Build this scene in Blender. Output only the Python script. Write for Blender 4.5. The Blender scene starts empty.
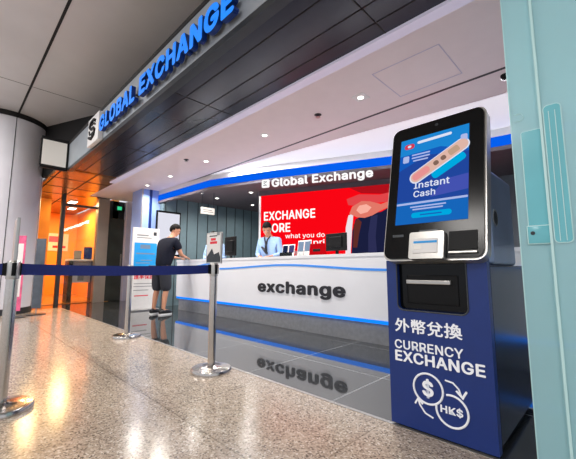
import bpy, bmesh, math, random
from mathutils import Vector, Matrix
random.seed(7)
S = bpy.context.scene
COL = S.collection
PI = math.pi
R = math.radians

# ------------------------------------------------------------------ materials
def mat(name, col, rough=.5, metal=0., emit=0., spec=.5, var=0., scale=20., ior=None, coat=0., bump=0.):
    m = bpy.data.materials.new(name); m.use_nodes = True
    nt = m.node_tree; b = nt.nodes['Principled BSDF']
    c = (*col, 1)
    b.inputs['Base Color'].default_value = c
    b.inputs['Roughness'].default_value = rough
    b.inputs['Metallic'].default_value = metal
    b.inputs['Specular IOR Level'].default_value = spec
    if ior: b.inputs['IOR'].default_value = ior
    if coat: b.inputs['Coat Weight'].default_value = coat
    if emit:
        b.inputs['Emission Color'].default_value = c
        b.inputs['Emission Strength'].default_value = emit
    if var or bump:
        tc = nt.nodes.new('ShaderNodeTexCoord'); nz = nt.nodes.new('ShaderNodeTexNoise')
        nz.inputs['Scale'].default_value = scale; nz.inputs['Detail'].default_value = 4
        nt.links.new(tc.outputs['Object'], nz.inputs['Vector'])
        if var:
            rp = nt.nodes.new('ShaderNodeValToRGB')
            rp.color_ramp.elements[0].position = .3; rp.color_ramp.elements[1].position = .7
            rp.color_ramp.elements[0].color = (*[max(0, x*(1-var)) for x in col], 1)
            rp.color_ramp.elements[1].color = (*[min(1, x*(1+var)) for x in col], 1)
            nt.links.new(nz.outputs['Fac'], rp.inputs['Fac'])
            nt.links.new(rp.outputs['Color'], b.inputs['Base Color'])
        if bump:
            bp = nt.nodes.new('ShaderNodeBump'); bp.inputs['Strength'].default_value = bump
            nt.links.new(nz.outputs['Fac'], bp.inputs['Height']); nt.links.new(bp.outputs['Normal'], b.inputs['Normal'])
    return m

def emitter(name, col, strength=1.):
    m = bpy.data.materials.new(name); m.use_nodes = True
    nt = m.node_tree; nt.nodes.clear()
    e = nt.nodes.new('ShaderNodeEmission'); o = nt.nodes.new('ShaderNodeOutputMaterial')
    e.inputs['Color'].default_value = (*col, 1); e.inputs['Strength'].default_value = strength
    nt.links.new(e.outputs[0], o.inputs['Surface'])
    return m

def srgb(r, g, b):
    f = lambda v: (v/255/12.92 if v/255 <= .04045 else ((v/255+.055)/1.055)**2.4)
    return (f(r), f(g), f(b))

def granite():
    m = bpy.data.materials.new('speckled_granite'); m.use_nodes = True
    nt = m.node_tree; N = nt.nodes; L = nt.links; b = N['Principled BSDF']
    tc = N.new('ShaderNodeTexCoord')
    v = N.new('ShaderNodeTexVoronoi'); v.inputs['Scale'].default_value = 120
    L.new(tc.outputs['Object'], v.inputs['Vector'])
    sep = N.new('ShaderNodeSeparateColor'); L.new(v.outputs['Color'], sep.inputs['Color'])
    rp = N.new('ShaderNodeValToRGB'); e = rp.color_ramp.elements
    rp.color_ramp.interpolation = 'CONSTANT'
    e[0].position = 0; e[0].color = (*srgb(118, 105, 92), 1)
    e[1].position = .13; e[1].color = (*srgb(170, 153, 135), 1)
    for p, c in ((.45, srgb(190, 173, 154)), (.75, srgb(206, 191, 172)), (.93, srgb(230, 218, 202))):
        x = e.new(p); x.color = (*c, 1)
    L.new(sep.outputs['Red'], rp.inputs['Fac'])
    nz = N.new('ShaderNodeTexNoise'); nz.inputs['Scale'].default_value = 9; nz.inputs['Detail'].default_value = 6
    L.new(tc.outputs['Object'], nz.inputs['Vector'])
    mx = N.new('ShaderNodeMix'); mx.data_type = 'RGBA'; mx.blend_type = 'MULTIPLY'
    mx.inputs['Factor'].default_value = .35
    L.new(rp.outputs['Color'], mx.inputs['A']); L.new(nz.outputs['Color'], mx.inputs['B'])
    bw = N.new('ShaderNodeRGBToBW'); L.new(nz.outputs['Color'], bw.inputs['Color'])
    L.new(bw.outputs['Val'], mx.inputs['B'])
    # slab joints
    br = N.new('ShaderNodeTexBrick'); br.offset = 0
    br.inputs['Color1'].default_value = (1, 1, 1, 1); br.inputs['Color2'].default_value = (.95, .95, .95, 1)
    br.inputs['Mortar'].default_value = (.62, .6, .57, 1)
    br.inputs['Scale'].default_value = 1; br.inputs['Brick Width'].default_value = 1.05; br.inputs['Row Height'].default_value = 1.05
    br.inputs['Mortar Size'].default_value = .005; br.inputs['Mortar Smooth'].default_value = .3
    L.new(tc.outputs['Object'], br.inputs['Vector'])
    m2 = N.new('ShaderNodeMix'); m2.data_type = 'RGBA'; m2.blend_type = 'MULTIPLY'; m2.inputs['Factor'].default_value = 1
    L.new(mx.outputs['Result'], m2.inputs['A']); L.new(br.outputs['Color'], m2.inputs['B'])
    L.new(m2.outputs['Result'], b.inputs['Base Color'])
    b.inputs['Roughness'].default_value = .18; b.inputs['Specular IOR Level'].default_value = .5
    bp = N.new('ShaderNodeBump'); bp.inputs['Strength'].default_value = .02; bp.inputs['Distance'].default_value = .02
    L.new(nz.outputs['Fac'], bp.inputs['Height']); L.new(bp.outputs['Normal'], b.inputs['Normal'])
    return m

def dark_tile():
    m = bpy.data.materials.new('polished_dark_tile'); m.use_nodes = True
    nt = m.node_tree; N = nt.nodes; L = nt.links; b = N['Principled BSDF']
    tc = N.new('ShaderNodeTexCoord')
    br = N.new('ShaderNodeTexBrick'); br.offset = 0
    br.inputs['Color1'].default_value = (*srgb(50, 52, 54), 1); br.inputs['Color2'].default_value = (*srgb(44, 46, 49), 1)
    br.inputs['Mortar'].default_value = (*srgb(118, 122, 125), 1)
    br.inputs['Scale'].default_value = 1; br.inputs['Brick Width'].default_value = .9; br.inputs['Row Height'].default_value = .9
    br.inputs['Mortar Size'].default_value = .006; br.inputs['Mortar Smooth'].default_value = .2
    mp = N.new('ShaderNodeMapping'); mp.inputs['Location'].default_value = (-.35, .15, 0)
    L.new(tc.outputs['Object'], mp.inputs['Vector']); L.new(mp.outputs['Vector'], br.inputs['Vector'])
    nz = N.new('ShaderNodeTexNoise'); nz.inputs['Scale'].default_value = 30; nz.inputs['Detail'].default_value = 5
    L.new(tc.outputs['Object'], nz.inputs['Vector'])
    mx = N.new('ShaderNodeMix'); mx.data_type = 'RGBA'; mx.blend_type = 'OVERLAY'; mx.inputs['Factor'].default_value = .25
    L.new(br.outputs['Color'], mx.inputs['A']); L.new(nz.outputs['Color'], mx.inputs['B'])
    bw = N.new('ShaderNodeRGBToBW'); L.new(nz.outputs['Color'], bw.inputs['Color']); L.new(bw.outputs['Val'], mx.inputs['B'])
    L.new(mx.outputs['Result'], b.inputs['Base Color'])
    b.inputs['Roughness'].default_value = .035; b.inputs['IOR'].default_value = 2.25
    return m

def frosted_glass():
    m = bpy.data.materials.new('teal_frosted_glass'); m.use_nodes = True
    nt = m.node_tree; N = nt.nodes; L = nt.links; b = N['Principled BSDF']
    b.inputs['Base Color'].default_value = (*srgb(198, 236, 242), 1); b.inputs['Roughness'].default_value = .15
    tr = N.new('ShaderNodeBsdfTransparent'); tr.inputs['Color'].default_value = (*srgb(205, 240, 242), 1)
    tl = N.new('ShaderNodeBsdfTranslucent'); tl.inputs['Color'].default_value = (*srgb(208, 240, 240), 1)
    m1 = N.new('ShaderNodeMixShader'); m1.inputs['Fac'].default_value = .45
    m2 = N.new('ShaderNodeMixShader'); m2.inputs['Fac'].default_value = .22
    L.new(b.outputs[0], m1.inputs[1]); L.new(tl.outputs[0], m1.inputs[2])
    L.new(m1.outputs[0], m2.inputs[1]); L.new(tr.outputs[0], m2.inputs[2])
    L.new(m2.outputs[0], N['Material Output'].inputs['Surface'])
    return m

def clear_glass():
    m = bpy.data.materials.new('clear_shop_glass'); m.use_nodes = True
    nt = m.node_tree; N = nt.nodes; L = nt.links
    tr = N.new('ShaderNodeBsdfTransparent'); tr.inputs['Color'].default_value = (.93, .95, .94, 1)
    g = N.new('ShaderNodeBsdfGlossy'); g.inputs['Roughness'].default_value = .02
    fr = N.new('ShaderNodeFresnel'); fr.inputs['IOR'].default_value = 1.45
    mx = N.new('ShaderNodeMixShader')
    L.new(fr.outputs[0], mx.inputs[0]); L.new(tr.outputs[0], mx.inputs[1]); L.new(g.outputs[0], mx.inputs[2])
    L.new(mx.outputs[0], N['Material Output'].inputs['Surface'])
    return m

M = dict(
 granite=granite(), dark=dark_tile(), frost=frosted_glass(), glass=clear_glass(),
 hallceil=mat('grey_metal_ceiling', srgb(216, 216, 219), .4, .1, var=.08, scale=.8),
 slope=mat('bronze_grey_ceiling_slope', srgb(112, 108, 102), .4, .3, var=.06, scale=1.5),
 groove=mat('dark_groove', (.006, .006, .007), .7),
 whiteceil=mat('white_plaster', srgb(240, 229, 232), .75, var=.015, scale=6),
 glowceil=mat('white_ceiling_added_glow', srgb(235, 233, 240), .5, emit=.55),  # plain white ceiling, its lit brightness put in as emission
 lilac=mat('pale_lilac_trim', srgb(205, 200, 222), .45, var=.04, scale=5),
 strip=mat('lilac_trim_added_glow', srgb(205, 200, 222), .45, emit=.3),  # ordinary lilac trim, mild glow added to lighten it
 soffit=mat('dark_glossy_panel', srgb(46, 49, 64), .22, 0., spec=.3, var=.08, scale=3),
 warmsoffit=mat('soffit_painted_orange_reflection', srgb(150, 104, 62), .22, .55, var=.2, scale=4),  # glossy soffit with the orange shop's reflection put into its base colour
 bandm=mat('brushed_silver', srgb(160, 168, 176), .45, .3, var=.05, scale=6),
 lip=mat('charcoal_metal', srgb(62, 66, 70), .35, .5, var=.06, scale=8),
 signblue=mat('lit_blue_acrylic', srgb(0, 122, 235), .3, emit=.7),
 signside=mat('deep_blue_side', srgb(6, 50, 130), .4, var=.05),
 white=mat('white_paint', srgb(235, 235, 236), .4, var=.02, scale=9),
 black=mat('black_plastic', srgb(10, 11, 13), .45, spec=.2, var=.15, scale=25),
 blackgloss=mat('black_glass', srgb(5, 6, 8), .18, spec=.22, var=.1),
 counterw=mat('white_solid_surface', srgb(228, 230, 236), .28, var=.015, scale=4),
 kick=mat('grey_stone_plinth', srgb(136, 138, 140), .4, var=.12, scale=18),
 led=emitter('blue_led_strip', srgb(20, 130, 255), 1.25),
 blueband=emitter('blue_light_band', srgb(6, 96, 238), 1.0),
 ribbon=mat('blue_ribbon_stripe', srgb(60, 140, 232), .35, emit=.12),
 ink=mat('black_lettering', srgb(22, 24, 34), .4, var=.05),
 navy=mat('navy_painted_metal', srgb(14, 46, 116), .38, var=.05, scale=10),
 kside=mat('dark_steel_blue_side', srgb(30, 42, 70), .26, .6, var=.25, scale=3),
 kback=mat('blue_grey_steel', srgb(128, 142, 168), .3, .6, var=.12, scale=3),
 silver=mat('satin_silver', srgb(186, 184, 180), .3, .8, var=.05),
 taupe=mat('taupe_metal', srgb(158, 148, 138), .4, .2, var=.06, scale=4),
 doorg=mat('smoked_glass_door', srgb(66, 70, 66), .12, var=.2, scale=2),
 chrome=mat('brushed_steel', srgb(196, 190, 184), .2, 1., var=.05, scale=30),
 belt=mat('navy_webbing', srgb(8, 32, 112), .7, var=.12, scale=90),
 whitetext=mat('white_lettering', srgb(238, 240, 245), .5, emit=.12),
 litwhite=emitter('lit_white_letter', srgb(255, 255, 255), 1.05),
 red=emitter('red_screen', srgb(250, 6, 20), 1.),
 lamp=emitter('lamp_face', (1., .95, .86), 9.),
 skin=mat('skin', srgb(196, 140, 110), .55, var=.05, scale=30),
 hair=mat('black_hair', srgb(16, 13, 12), .7, spec=.15, var=.3, scale=80),
 tee=mat('dark_navy_cotton', srgb(23, 26, 39), .9, spec=.2, var=.12, scale=40),
 shorts=mat('charcoal_cotton', srgb(44, 46, 54), .9, var=.2, scale=50),
 sky=mat('light_blue_cotton', srgb(150, 180, 222), .8, var=.06, scale=30),
 slack=mat('black_cotton', srgb(24, 24, 28), .85, var=.1, scale=30),
 sole=mat('white_rubber', srgb(215, 215, 215), .6, var=.05),
 shoe=mat('black_shoe', srgb(22, 22, 25), .5, var=.15),
 officew=mat('teal_grey_wall_panel', srgb(112, 134, 142), .5, var=.06, scale=8),
 officec=mat('dark_office_ceiling', srgb(104, 96, 104), .7, var=.05, scale=5),
 officef=mat('office_wall_grey', srgb(110, 116, 122), .6, var=.05, scale=5),
 column=mat('pale_grey_column_cladding', srgb(222, 222, 230), .4, 0., var=.04, scale=2),
 orange=mat('warm_orange_wall', srgb(246, 166, 62), .5, var=.05, scale=3),
 orangefl=mat('orange_shop_floor', srgb(176, 120, 66), .25, var=.08, scale=3),
 lav=mat('pale_lavender_pillar', srgb(150, 176, 236), .8, spec=.1, var=.05, scale=3),
 pink=mat('pink_banner_print', srgb(226, 96, 140), .6, var=.25, scale=14),
 greyb=mat('grey_banner_print', srgb(88, 100, 112), .6, var=.2, scale=8),
 boxlit=mat('lit_white_sign_face', srgb(216, 212, 205), .5, emit=.22),
 screenw=emitter('white_screen', srgb(226, 226, 238), 1.),
 cyan=mat('cyan_print', srgb(20, 150, 222), .5, emit=.1),
 cream=mat('paper_white', srgb(232, 230, 228), .6, var=.03),
 redtext=mat('red_print', srgb(226, 40, 60), .6),
 green=emitter('green_exit_light', srgb(60, 220, 150), .9),
 teal=mat('teal_etched_plate', srgb(112, 192, 204), .2, var=.05, scale=4),
 tealline=mat('pale_etched_line', srgb(196, 232, 232), .3),
)
def flat(name, r, g, b, k=1.): 
    M[name] = emitter(name, srgb(r, g, b), k); return M[name]

# ------------------------------------------------------------------ mesh builder
class MB:
    def __init__(s): s.v = []; s.f = []; s.mi = []; s.sm = []; s.mats = []
    def idx(s, m):
        m = M[m] if isinstance(m, str) else m
        if m not in s.mats: s.mats.append(m)
        return s.mats.index(m)
    def add(s, vs, fs, m, X=None, smooth=False):
        n = len(s.v); k = s.idx(m)
        for v in vs:
            v = Vector(v); s.v.append(X @ v if X else v)
        for f in fs: s.f.append([n+i for i in f]); s.mi.append(k); s.sm.append(smooth)
        return s
    def bm(s, bm, m, X=None, smooth=False):
        bm.verts.ensure_lookup_table(); bm.verts.index_update()
        s.add([v.co.copy() for v in bm.verts], [[v.index for v in f.verts] for f in bm.faces], m, X, smooth); bm.free(); return s
    def box(s, x0, x1, y0, y1, z0, z1, m, bev=0., X=None, seg=2):
        bm = bmesh.new(); bmesh.ops.create_cube(bm, size=1)
        for v in bm.verts: v.co = Vector(((x0+x1)/2+v.co.x*(x1-x0), (y0+y1)/2+v.co.y*(y1-y0), (z0+z1)/2+v.co.z*(z1-z0)))
        if bev: bmesh.ops.bevel(bm, geom=bm.edges[:], offset=bev, segments=seg, affect='EDGES', profile=.5)
        return s.bm(bm, m, X)
    def prism(s, poly, d, m, X=None):           # 2-D outline in x,y extruded along z by d
        bm = bmesh.new()
        vs = [bm.verts.new((p[0], p[1], 0)) for p in poly]
        f = bm.faces.new(vs)
        r = bmesh.ops.extrude_face_region(bm, geom=[f])
        for g in r['geom']:
            if isinstance(g, bmesh.types.BMVert): g.co.z += d
        bmesh.ops.recalc_face_normals(bm, faces=bm.faces[:])
        return s.bm(bm, m, X)
    def lathe(s, prof, m, n=32, X=None, smooth=True):
        vs = []; fs = []
        for r, z in prof:
            for i in range(n): a = 2*PI*i/n; vs.append((r*math.cos(a), r*math.sin(a), z))
        for j in range(len(prof)-1):
            for i in range(n):
                a = j*n+i; b = j*n+(i+1) % n; fs.append([a, b, b+n, a+n])
        if prof[0][0] > 1e-6: fs.append(list(range(n))[::-1])
        if prof[-1][0] > 1e-6: fs.append([(len(prof)-1)*n+i for i in range(n)])
        return s.add(vs, fs, m, X, smooth)
    def tube(s, pts, r, m, n=10, X=None):
        pts = [Vector(p) for p in pts]; vs = []; fs = []; up = None
        for i, p in enumerate(pts):
            t = (pts[min(i+1, len(pts)-1)]-pts[max(i-1, 0)]).normalized()
            if up is None or abs(t.dot(up)) > .95: up = Vector((0, 0, 1)) if abs(t.z) < .9 else Vector((1, 0, 0))
            a = t.cross(up).normalized(); b = a.cross(t).normalized(); up = b
            rr = r[i] if isinstance(r, (list, tuple)) else r
            for k in range(n): q = 2*PI*k/n; vs.append(p+a*math.cos(q)*rr+b*math.sin(q)*rr)
        for i in range(len(pts)-1):
            for k in range(n): fs.append([i*n+k, i*n+(k+1) % n, (i+1)*n+(k+1) % n, (i+1)*n+k])
        fs.append(list(range(n))[::-1]); fs.append([(len(pts)-1)*n+k for k in range(n)])
        return s.add(vs, fs, m, X, True)
    def ell(s, c, r, m, X=None, u=20, w=12):
        bm = bmesh.new(); bmesh.ops.create_uvsphere(bm, u_segments=u, v_segments=w, radius=1)
        for v in bm.verts: v.co = Vector((c[0]+v.co.x*r[0], c[1]+v.co.y*r[1], c[2]+v.co.z*r[2]))
        return s.bm(bm, m, X, True)
    def text(s, txt, m, X, w=None, h=None, depth=.002, bold=0., sidem=None, align='L'):
        vs, fs, nrm = text_geo(txt, depth, bold)
        xs = [v[0] for v in vs]; ys = [v[1] for v in vs]
        x0, x1, y0, y1 = min(xs), max(xs), min(ys), max(ys)
        sx = w/(x1-x0) if w else None; sy = h/(y1-y0) if h else None
        sx = sx or sy; sy = sy or sx
        q = [((v[0]-x0)*sx, (v[1]-y0)*sy, v[2]) for v in vs]
        if sidem:
            s.add(q, [f for f, n in zip(fs, nrm) if n > .5], m, X)
            s.add(q, [f for f, n in zip(fs, nrm) if n <= .5], sidem, X)
        else: s.add(q, fs, m, X)
        return s
    def build(s, name, parent=None, loc=None):
        me = bpy.data.meshes.new(name)
        me.from_pydata([tuple(v) for v in s.v], [], s.f)
        for m in s.mats: me.materials.append(m)
        me.polygons.foreach_set('material_index', s.mi); me.polygons.foreach_set('use_smooth', s.sm)
        me.update()
        if any(s.sm): me.set_sharp_from_angle(angle=R(42))
        o = bpy.data.objects.new(name, me); COL.objects.link(o)
        if parent: o.parent = parent
        if loc: o.location = loc
        return o

import os
FONT = None
try:
    FONT = bpy.data.fonts.load(os.path.join(bpy.utils.system_resource('DATAFILES', path='fonts'), 'Inter.woff2'))   # Blender's own interface font
except Exception: FONT = None
_tc = {}
def text_geo(txt, depth, bold):
    k = (txt, depth, bold)
    if k in _tc: return _tc[k]
    cu = bpy.data.curves.new('t', 'FONT'); cu.body = txt; cu.extrude = depth/2; cu.resolution_u = 3
    cu.space_character = 1+bold*2.2
    if FONT and all(ord(c) < 256 for c in txt): cu.font = FONT
    o = bpy.data.objects.new('t', cu); COL.objects.link(o)
    bpy.context.view_layer.update()
    dg = bpy.context.evaluated_depsgraph_get()
    me = bpy.data.meshes.new_from_object(o.evaluated_get(dg))
    v0 = [(v.co.x, v.co.y, v.co.z+depth/2) for v in me.vertices]; f0 = [list(p.vertices) for p in me.polygons]; n0 = [p.normal.z for p in me.polygons]
    bpy.data.objects.remove(o); bpy.data.curves.remove(cu); bpy.data.meshes.remove(me)
    vs = []; fs = []; ns = []
    shifts = [(0, 0)] if bold == 0 else [(bold*math.cos(PI*i/4), bold*math.sin(PI*i/4)*.8) for i in range(8)]     # thicken the strokes evenly
    for i, (dx, dy) in enumerate(shifts):
        n = len(vs); vs += [(x+dx, y+dy, z*(1+.004*i)) for x, y, z in v0]; fs += [[n+j for j in f] for f in f0]; ns += n0
    r = (vs, fs, ns)
    _tc[k] = r; return r

def frame(o, x, y):                               # matrix with given origin, x axis and y axis
    x = Vector(x).normalized(); y = Vector(y).normalized(); z = x.cross(y)
    return Matrix(((x.x, y.x, z.x, o[0]), (x.y, y.y, z.y, o[1]), (x.z, y.z, z.z, o[2]), (0, 0, 0, 1)))
FY = lambda x, y, z: frame((x, y, z), (1, 0, 0), (0, 0, 1))      # sheet facing -Y (towards the hall)
FX = lambda x, y, z: frame((x, y, z), (0, 1, 0), (0, 0, 1))      # sheet facing +X

def rrect(w, h, r, n=6, x=0, y=0):
    pts = []
    for cx, cy, a in ((w-r, r, -90), (w-r, h-r, 0), (r, h-r, 90), (r, r, 180)):
        for i in range(n+1): t = R(a+90*i/n); pts.append((x+cx+r*math.cos(t), y+cy+r*math.sin(t)))
    return pts

def tag(o, label, cat, group=None):
    o['label'] = label; o['category'] = cat
    if group: o['group'] = group
    return o
def thing(name, loc, label, cat, group=None, rz=0):
    o = bpy.data.objects.new(name, None); COL.objects.link(o); o.location = loc; o.rotation_euler.z = rz; o.empty_display_size = .1
    return tag(o, label, cat, group)
def struct(mb, name):
    o = mb.build(name); o['kind'] = 'structure'; return o
def dup(o, loc, label=None, parent=None):
    c = o.copy(); COL.objects.link(c)
    if parent: c.parent = parent
    else: c.location = loc
    if label: c['label'] = label
    for ch in list(o.children): dup(ch, None, None, c)
    return c

# ------------------------------------------------------------------ floors
EDGE = 1.87
struct(MB().box(-9.17, 7, -7, EDGE, -.05, 0, 'granite'), 'floor')
mb = MB(); mb.box(-14.2, 7, EDGE, 9, -.05, 0, 'dark'); mb.box(-14.2, -9.17, -7, EDGE, -.05, 0, 'dark')
struct(mb, 'floor')
mb = MB(); mb.box(-9.17, 7, EDGE-.012, EDGE+.012, 0, .0025, 'silver'); struct(mb, 'trim_1')

# ------------------------------------------------------------------ hall ceiling
ZC = 4.0
mb = MB(); mb.box(-16, 7, -7, 2.6, ZC, ZC+.05, 'hallceil')
for x in (-11.2, -6.95, -2.7, 1.5): mb.box(x-.005, x+.005, -7, 1.9, ZC-.003, ZC, 'lip')
for y in (.74, -.9, -2.54, -4.2): mb.box(-16, 7, y-.016, y+.016, ZC-.006, ZC, 'groove')
struct(mb, 'ceiling')

# ------------------------------------------------------------------ shop fascia, soffit and shop ceilings
BY = 1.45
mb = MB()
mb.box(-7.4, 7, BY, BY+.06, 2.80, 3.30, 'bandm')
mb.box(-7.4, 7, BY+.004, BY+.09, 2.745, 2.80, 'lip')
mb.box(-7.4, 7, BY-.006, BY+.06, 3.27, 3.325, 'groove')
struct(mb, 'trim_2')
mb = MB()                                          # neighbouring fascia at a right angle, plus a black prism standing in for shade
mb.box(-7.46, -7.4, 1.02, BY, 2.74, 3.34, 'groove'); mb.prism([(-8.9, 1.21), (-7.2, 1.90), (7, 1.96), (7, 2.0), (-7.25, 2.0), (-8.9, 1.3)], ZC-2.865, 'groove', Matrix.Translation((0, 0, 2.865)))
struct(mb, 'trim_3')
mb = MB()
mb.box(-7.4, 7, BY+.06, 2.36, 2.80, 2.86, 'soffit')
for y in (1.72, 2.0, 2.2): mb.box(-7.4, 7, y-.006, y+.006, 2.797, 2.80, 'groove')
for x in (-7.54+.02, -5.43, -3.32, -1.21, .9, 3.0): mb.box(x-.006, x+.006, BY+.09, 2.36, 2.797, 2.80, 'groove')
struct(mb, 'ceiling')
mb = MB()
mb.box(-13.9, -9.8, .2, 3.0, 2.80, 2.86, 'warmsoffit'); mb.box(-9.8, -7.47, 1.33, 2.47, 2.80, 2.86, 'warmsoffit')
for y in (1.4, 2.0): mb.box(-13.9, -7.47, y-.01, y+.01, 2.794, 2.80, 'groove')
for x in (-8.3, -9.2, -10.1, -11.3): mb.box(x-.01, x+.01, 1.33, 2.46, 2.794, 2.80, 'groove')
struct(mb, 'ceiling')
mb = MB(); mb.box(-7.9, 7, 2.36, 2.47, 2.775, 2.86, 'strip'); struct(mb, 'trim_4')
mb = MB(); mb.box(-9.9, 7, 2.47, 3.58, 2.80, 2.86, 'whiteceil')
for x0, x1, y0, y1 in ((-1.6, -.95, 2.8, 2.808), (-1.6, -.95, 3.4, 3.408), (-1.6, -1.592, 2.8, 3.4), (-.958, -.95, 2.8, 3.4)):
    mb.box(x0, x1, y0, y1, 2.797, 2.80, 'lilac')
struct(mb, 'ceiling')
mb = MB(); mb.box(-8.1, 7, 3.58, 3.63, 2.805, 2.86, 'lip'); struct(mb, 'trim_5')

# bulkhead over the counter: plan line bends away from the hall to the right
BL = [(-8.1, 3.52), (-5.86, 3.64), (-4.62, 4.03), (-2.52, 4.90), (-1.0, 5.2), (1.5, 5.45)]
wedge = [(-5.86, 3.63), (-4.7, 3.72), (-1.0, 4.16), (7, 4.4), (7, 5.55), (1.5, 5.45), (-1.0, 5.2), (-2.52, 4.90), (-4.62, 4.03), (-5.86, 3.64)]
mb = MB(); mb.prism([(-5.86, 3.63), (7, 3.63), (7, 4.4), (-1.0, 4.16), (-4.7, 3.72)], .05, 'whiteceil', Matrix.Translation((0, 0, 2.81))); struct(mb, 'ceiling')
mb = MB(); mb.prism(wedge, .05, 'glowceil', Matrix.Translation((0, 0, 2.81))); struct(mb, 'ceiling')  # brightly lit part of the ceiling, given its own glow
def wallstrip(mb, line, z0, z1, th, m):
    out = [(x, y) for x, y in line]; inn = [(x+.02, y+th) for x, y in line][::-1]
    mb.prism(out+inn, z1-z0, m, Matrix.Translation((0, 0, z0)))
mb = MB(); wallstrip(mb, BL, 2.69, 2.81, .12, 'white'); struct(mb, 'trim_6')
mb = MB(); wallstrip(mb, [(x, y-.012) for x, y in BL], 2.555, 2.695, .10, 'blueband'); struct(mb, 'trim_7')
mb = MB(); wallstrip(mb, [(x, y-.006) for x, y in BL], 2.50, 2.555, .10, 'officec'); struct(mb, 'trim_11')
# office behind the counter
mb = MB(); mb.prism([(-8.1, 3.66), (-5.86, 3.76), (-4.62, 4.15), (-2.52, 5.02), (-1.0, 5.32), (1.5, 5.57), (7, 5.6), (7, 8), (-8.1, 8)], .05, 'officec', Matrix.Translation((0, 0, 2.62)))
struct(mb, 'ceiling')
mb = MB(); mb.box(-8.0, -7.8, 3.56, 8, 0, 2.68, 'officew')
y = 3.6
while y < 7.2:
    mb.box(-7.8, -7.785, y, y+.012, 0, 2.62, 'lip'); y += .3
struct(mb, 'wall_left')
mb = MB(); mb.box(-8.0, 7, 7.2, 7.4, 0, 2.68, 'officef'); struct(mb, 'wall_back')
mb = MB(); mb.box(-8.6, -8.0, 3.12, 3.56, 0, 2.8, 'lav'); mb.box(-8.003, -7.985, 3.30, 3.36, 0, 2.8, 'navy'); mb.box(-8.003, -7.99, 3.12, 3.15, 0, 2.8, 'silver')
struct(mb, 'wall_corner')

# ------------------------------------------------------------------ main shop sign: lettering along the fascia
sg = thing('shop_sign', (-3.7, BY, 2.83), 'large lit blue raised capital letters with white logo tile along the silver fascia', 'sign')
def rel(o): return Matrix.Translation(-Vector(o.location))
XR = rel(sg)
mb = MB(); mb.box(-5.84, -5.30, BY-.07, BY, 2.78, 3.22, 'white', .008, XR)
Xt = XR @ FY(-5.84, BY-.0705, 2.78)
def logo(mb, X, s, m, d=.004):                     # square emblem: rounded frame with stacked curved bars like a globe
    fr = rrect(s, s, s*.16)
    arcs = []
    mb.tube([(s*.78, s*.70, 0), (s*.6, s*.8, 0), (s*.34, s*.76, 0), (s*.25, s*.62, 0), (s*.38, s*.53, 0), (s*.62, s*.5, 0), (s*.75, s*.4, 0), (s*.7, s*.26, 0), (s*.45, s*.18, 0), (s*.22, s*.27, 0)], s*.055, m, 8, X)
    mb.tube([(s*.2, s*.5, 0), (s*.24, s*.38, 0), (s*.45, s*.34, 0), (s*.6, s*.36, 0)], s*.035, m, 8, X)
    mb.tube([(s*.4, s*.66, 0), (s*.6, s*.67, 0), (s*.78, s*.58, 0)], s*.035, m, 8, X)
logo(mb, Xt @ Matrix.Scale(1.12, 4, (1, 0, 0)), .46, 'black')
mb.build('logo_tile', sg)
LX0, LX1, LZ, LH = -5.22, -1.94, 2.845, .235
txt = 'GLOBAL EXCHANGE'
def advances(t, bold):
    full = []
    for i in range(len(t)):
        v, f, n = text_geo(t[:i+1], .05, bold); full.append(max(p[0] for p in v))
    v, f, n = text_geo(t[0], .05, bold); return min(p[0] for p in v), full
x0, ends = advances(txt, .045)
sc = (LX1-LX0)/(ends[-1]-x0)
capv = text_geo('E', .05, .045)[0]; ch = max(p[1] for p in capv)-min(p[1] for p in capv); cb = min(p[1] for p in capv)
for i, c in enumerate(txt):
    if c == ' ': continue
    v, f, n = text_geo(c, .05, .045); gx0 = min(p[0] for p in v); gx1 = max(p[0] for p in v); gy0 = min(p[1] for p in v); gy1 = max(p[1] for p in v)
    w = (gx1-gx0)*sc; right = LX0+(ends[i]-x0)*sc
    mb = MB(); mb.text(c, 'signblue', XR @ FY(right-w, BY-.03-.0, LZ+(gy0-cb)/ch*LH), w=w, h=(gy1-gy0)/ch*LH, depth=.05, bold=.045, sidem='signside')
    # stand-off pins to the fascia
    cx = right-w/2
    mb.tube([(cx, BY-.035, LZ+LH*.5), (cx, BY, LZ+LH*.5)], .012, 'lip', 6, XR)
    mb.build('letter', sg)

# lit white sign box on the neighbouring fascia
lb = thing('sign_box', (-7.4, 1.22, 2.82), 'blank lit white sign box in dark frame between column and silver fascia', 'sign')
mb = MB(); mb.box(0, .05, -.22, .21, -.05, .46, 'groove', .004); mb.build('frame', lb)
mb = MB(); mb.box(.05, .058, -.19, .19, -.03, .44, 'boxlit', .003); mb.build('face', lb)

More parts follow.
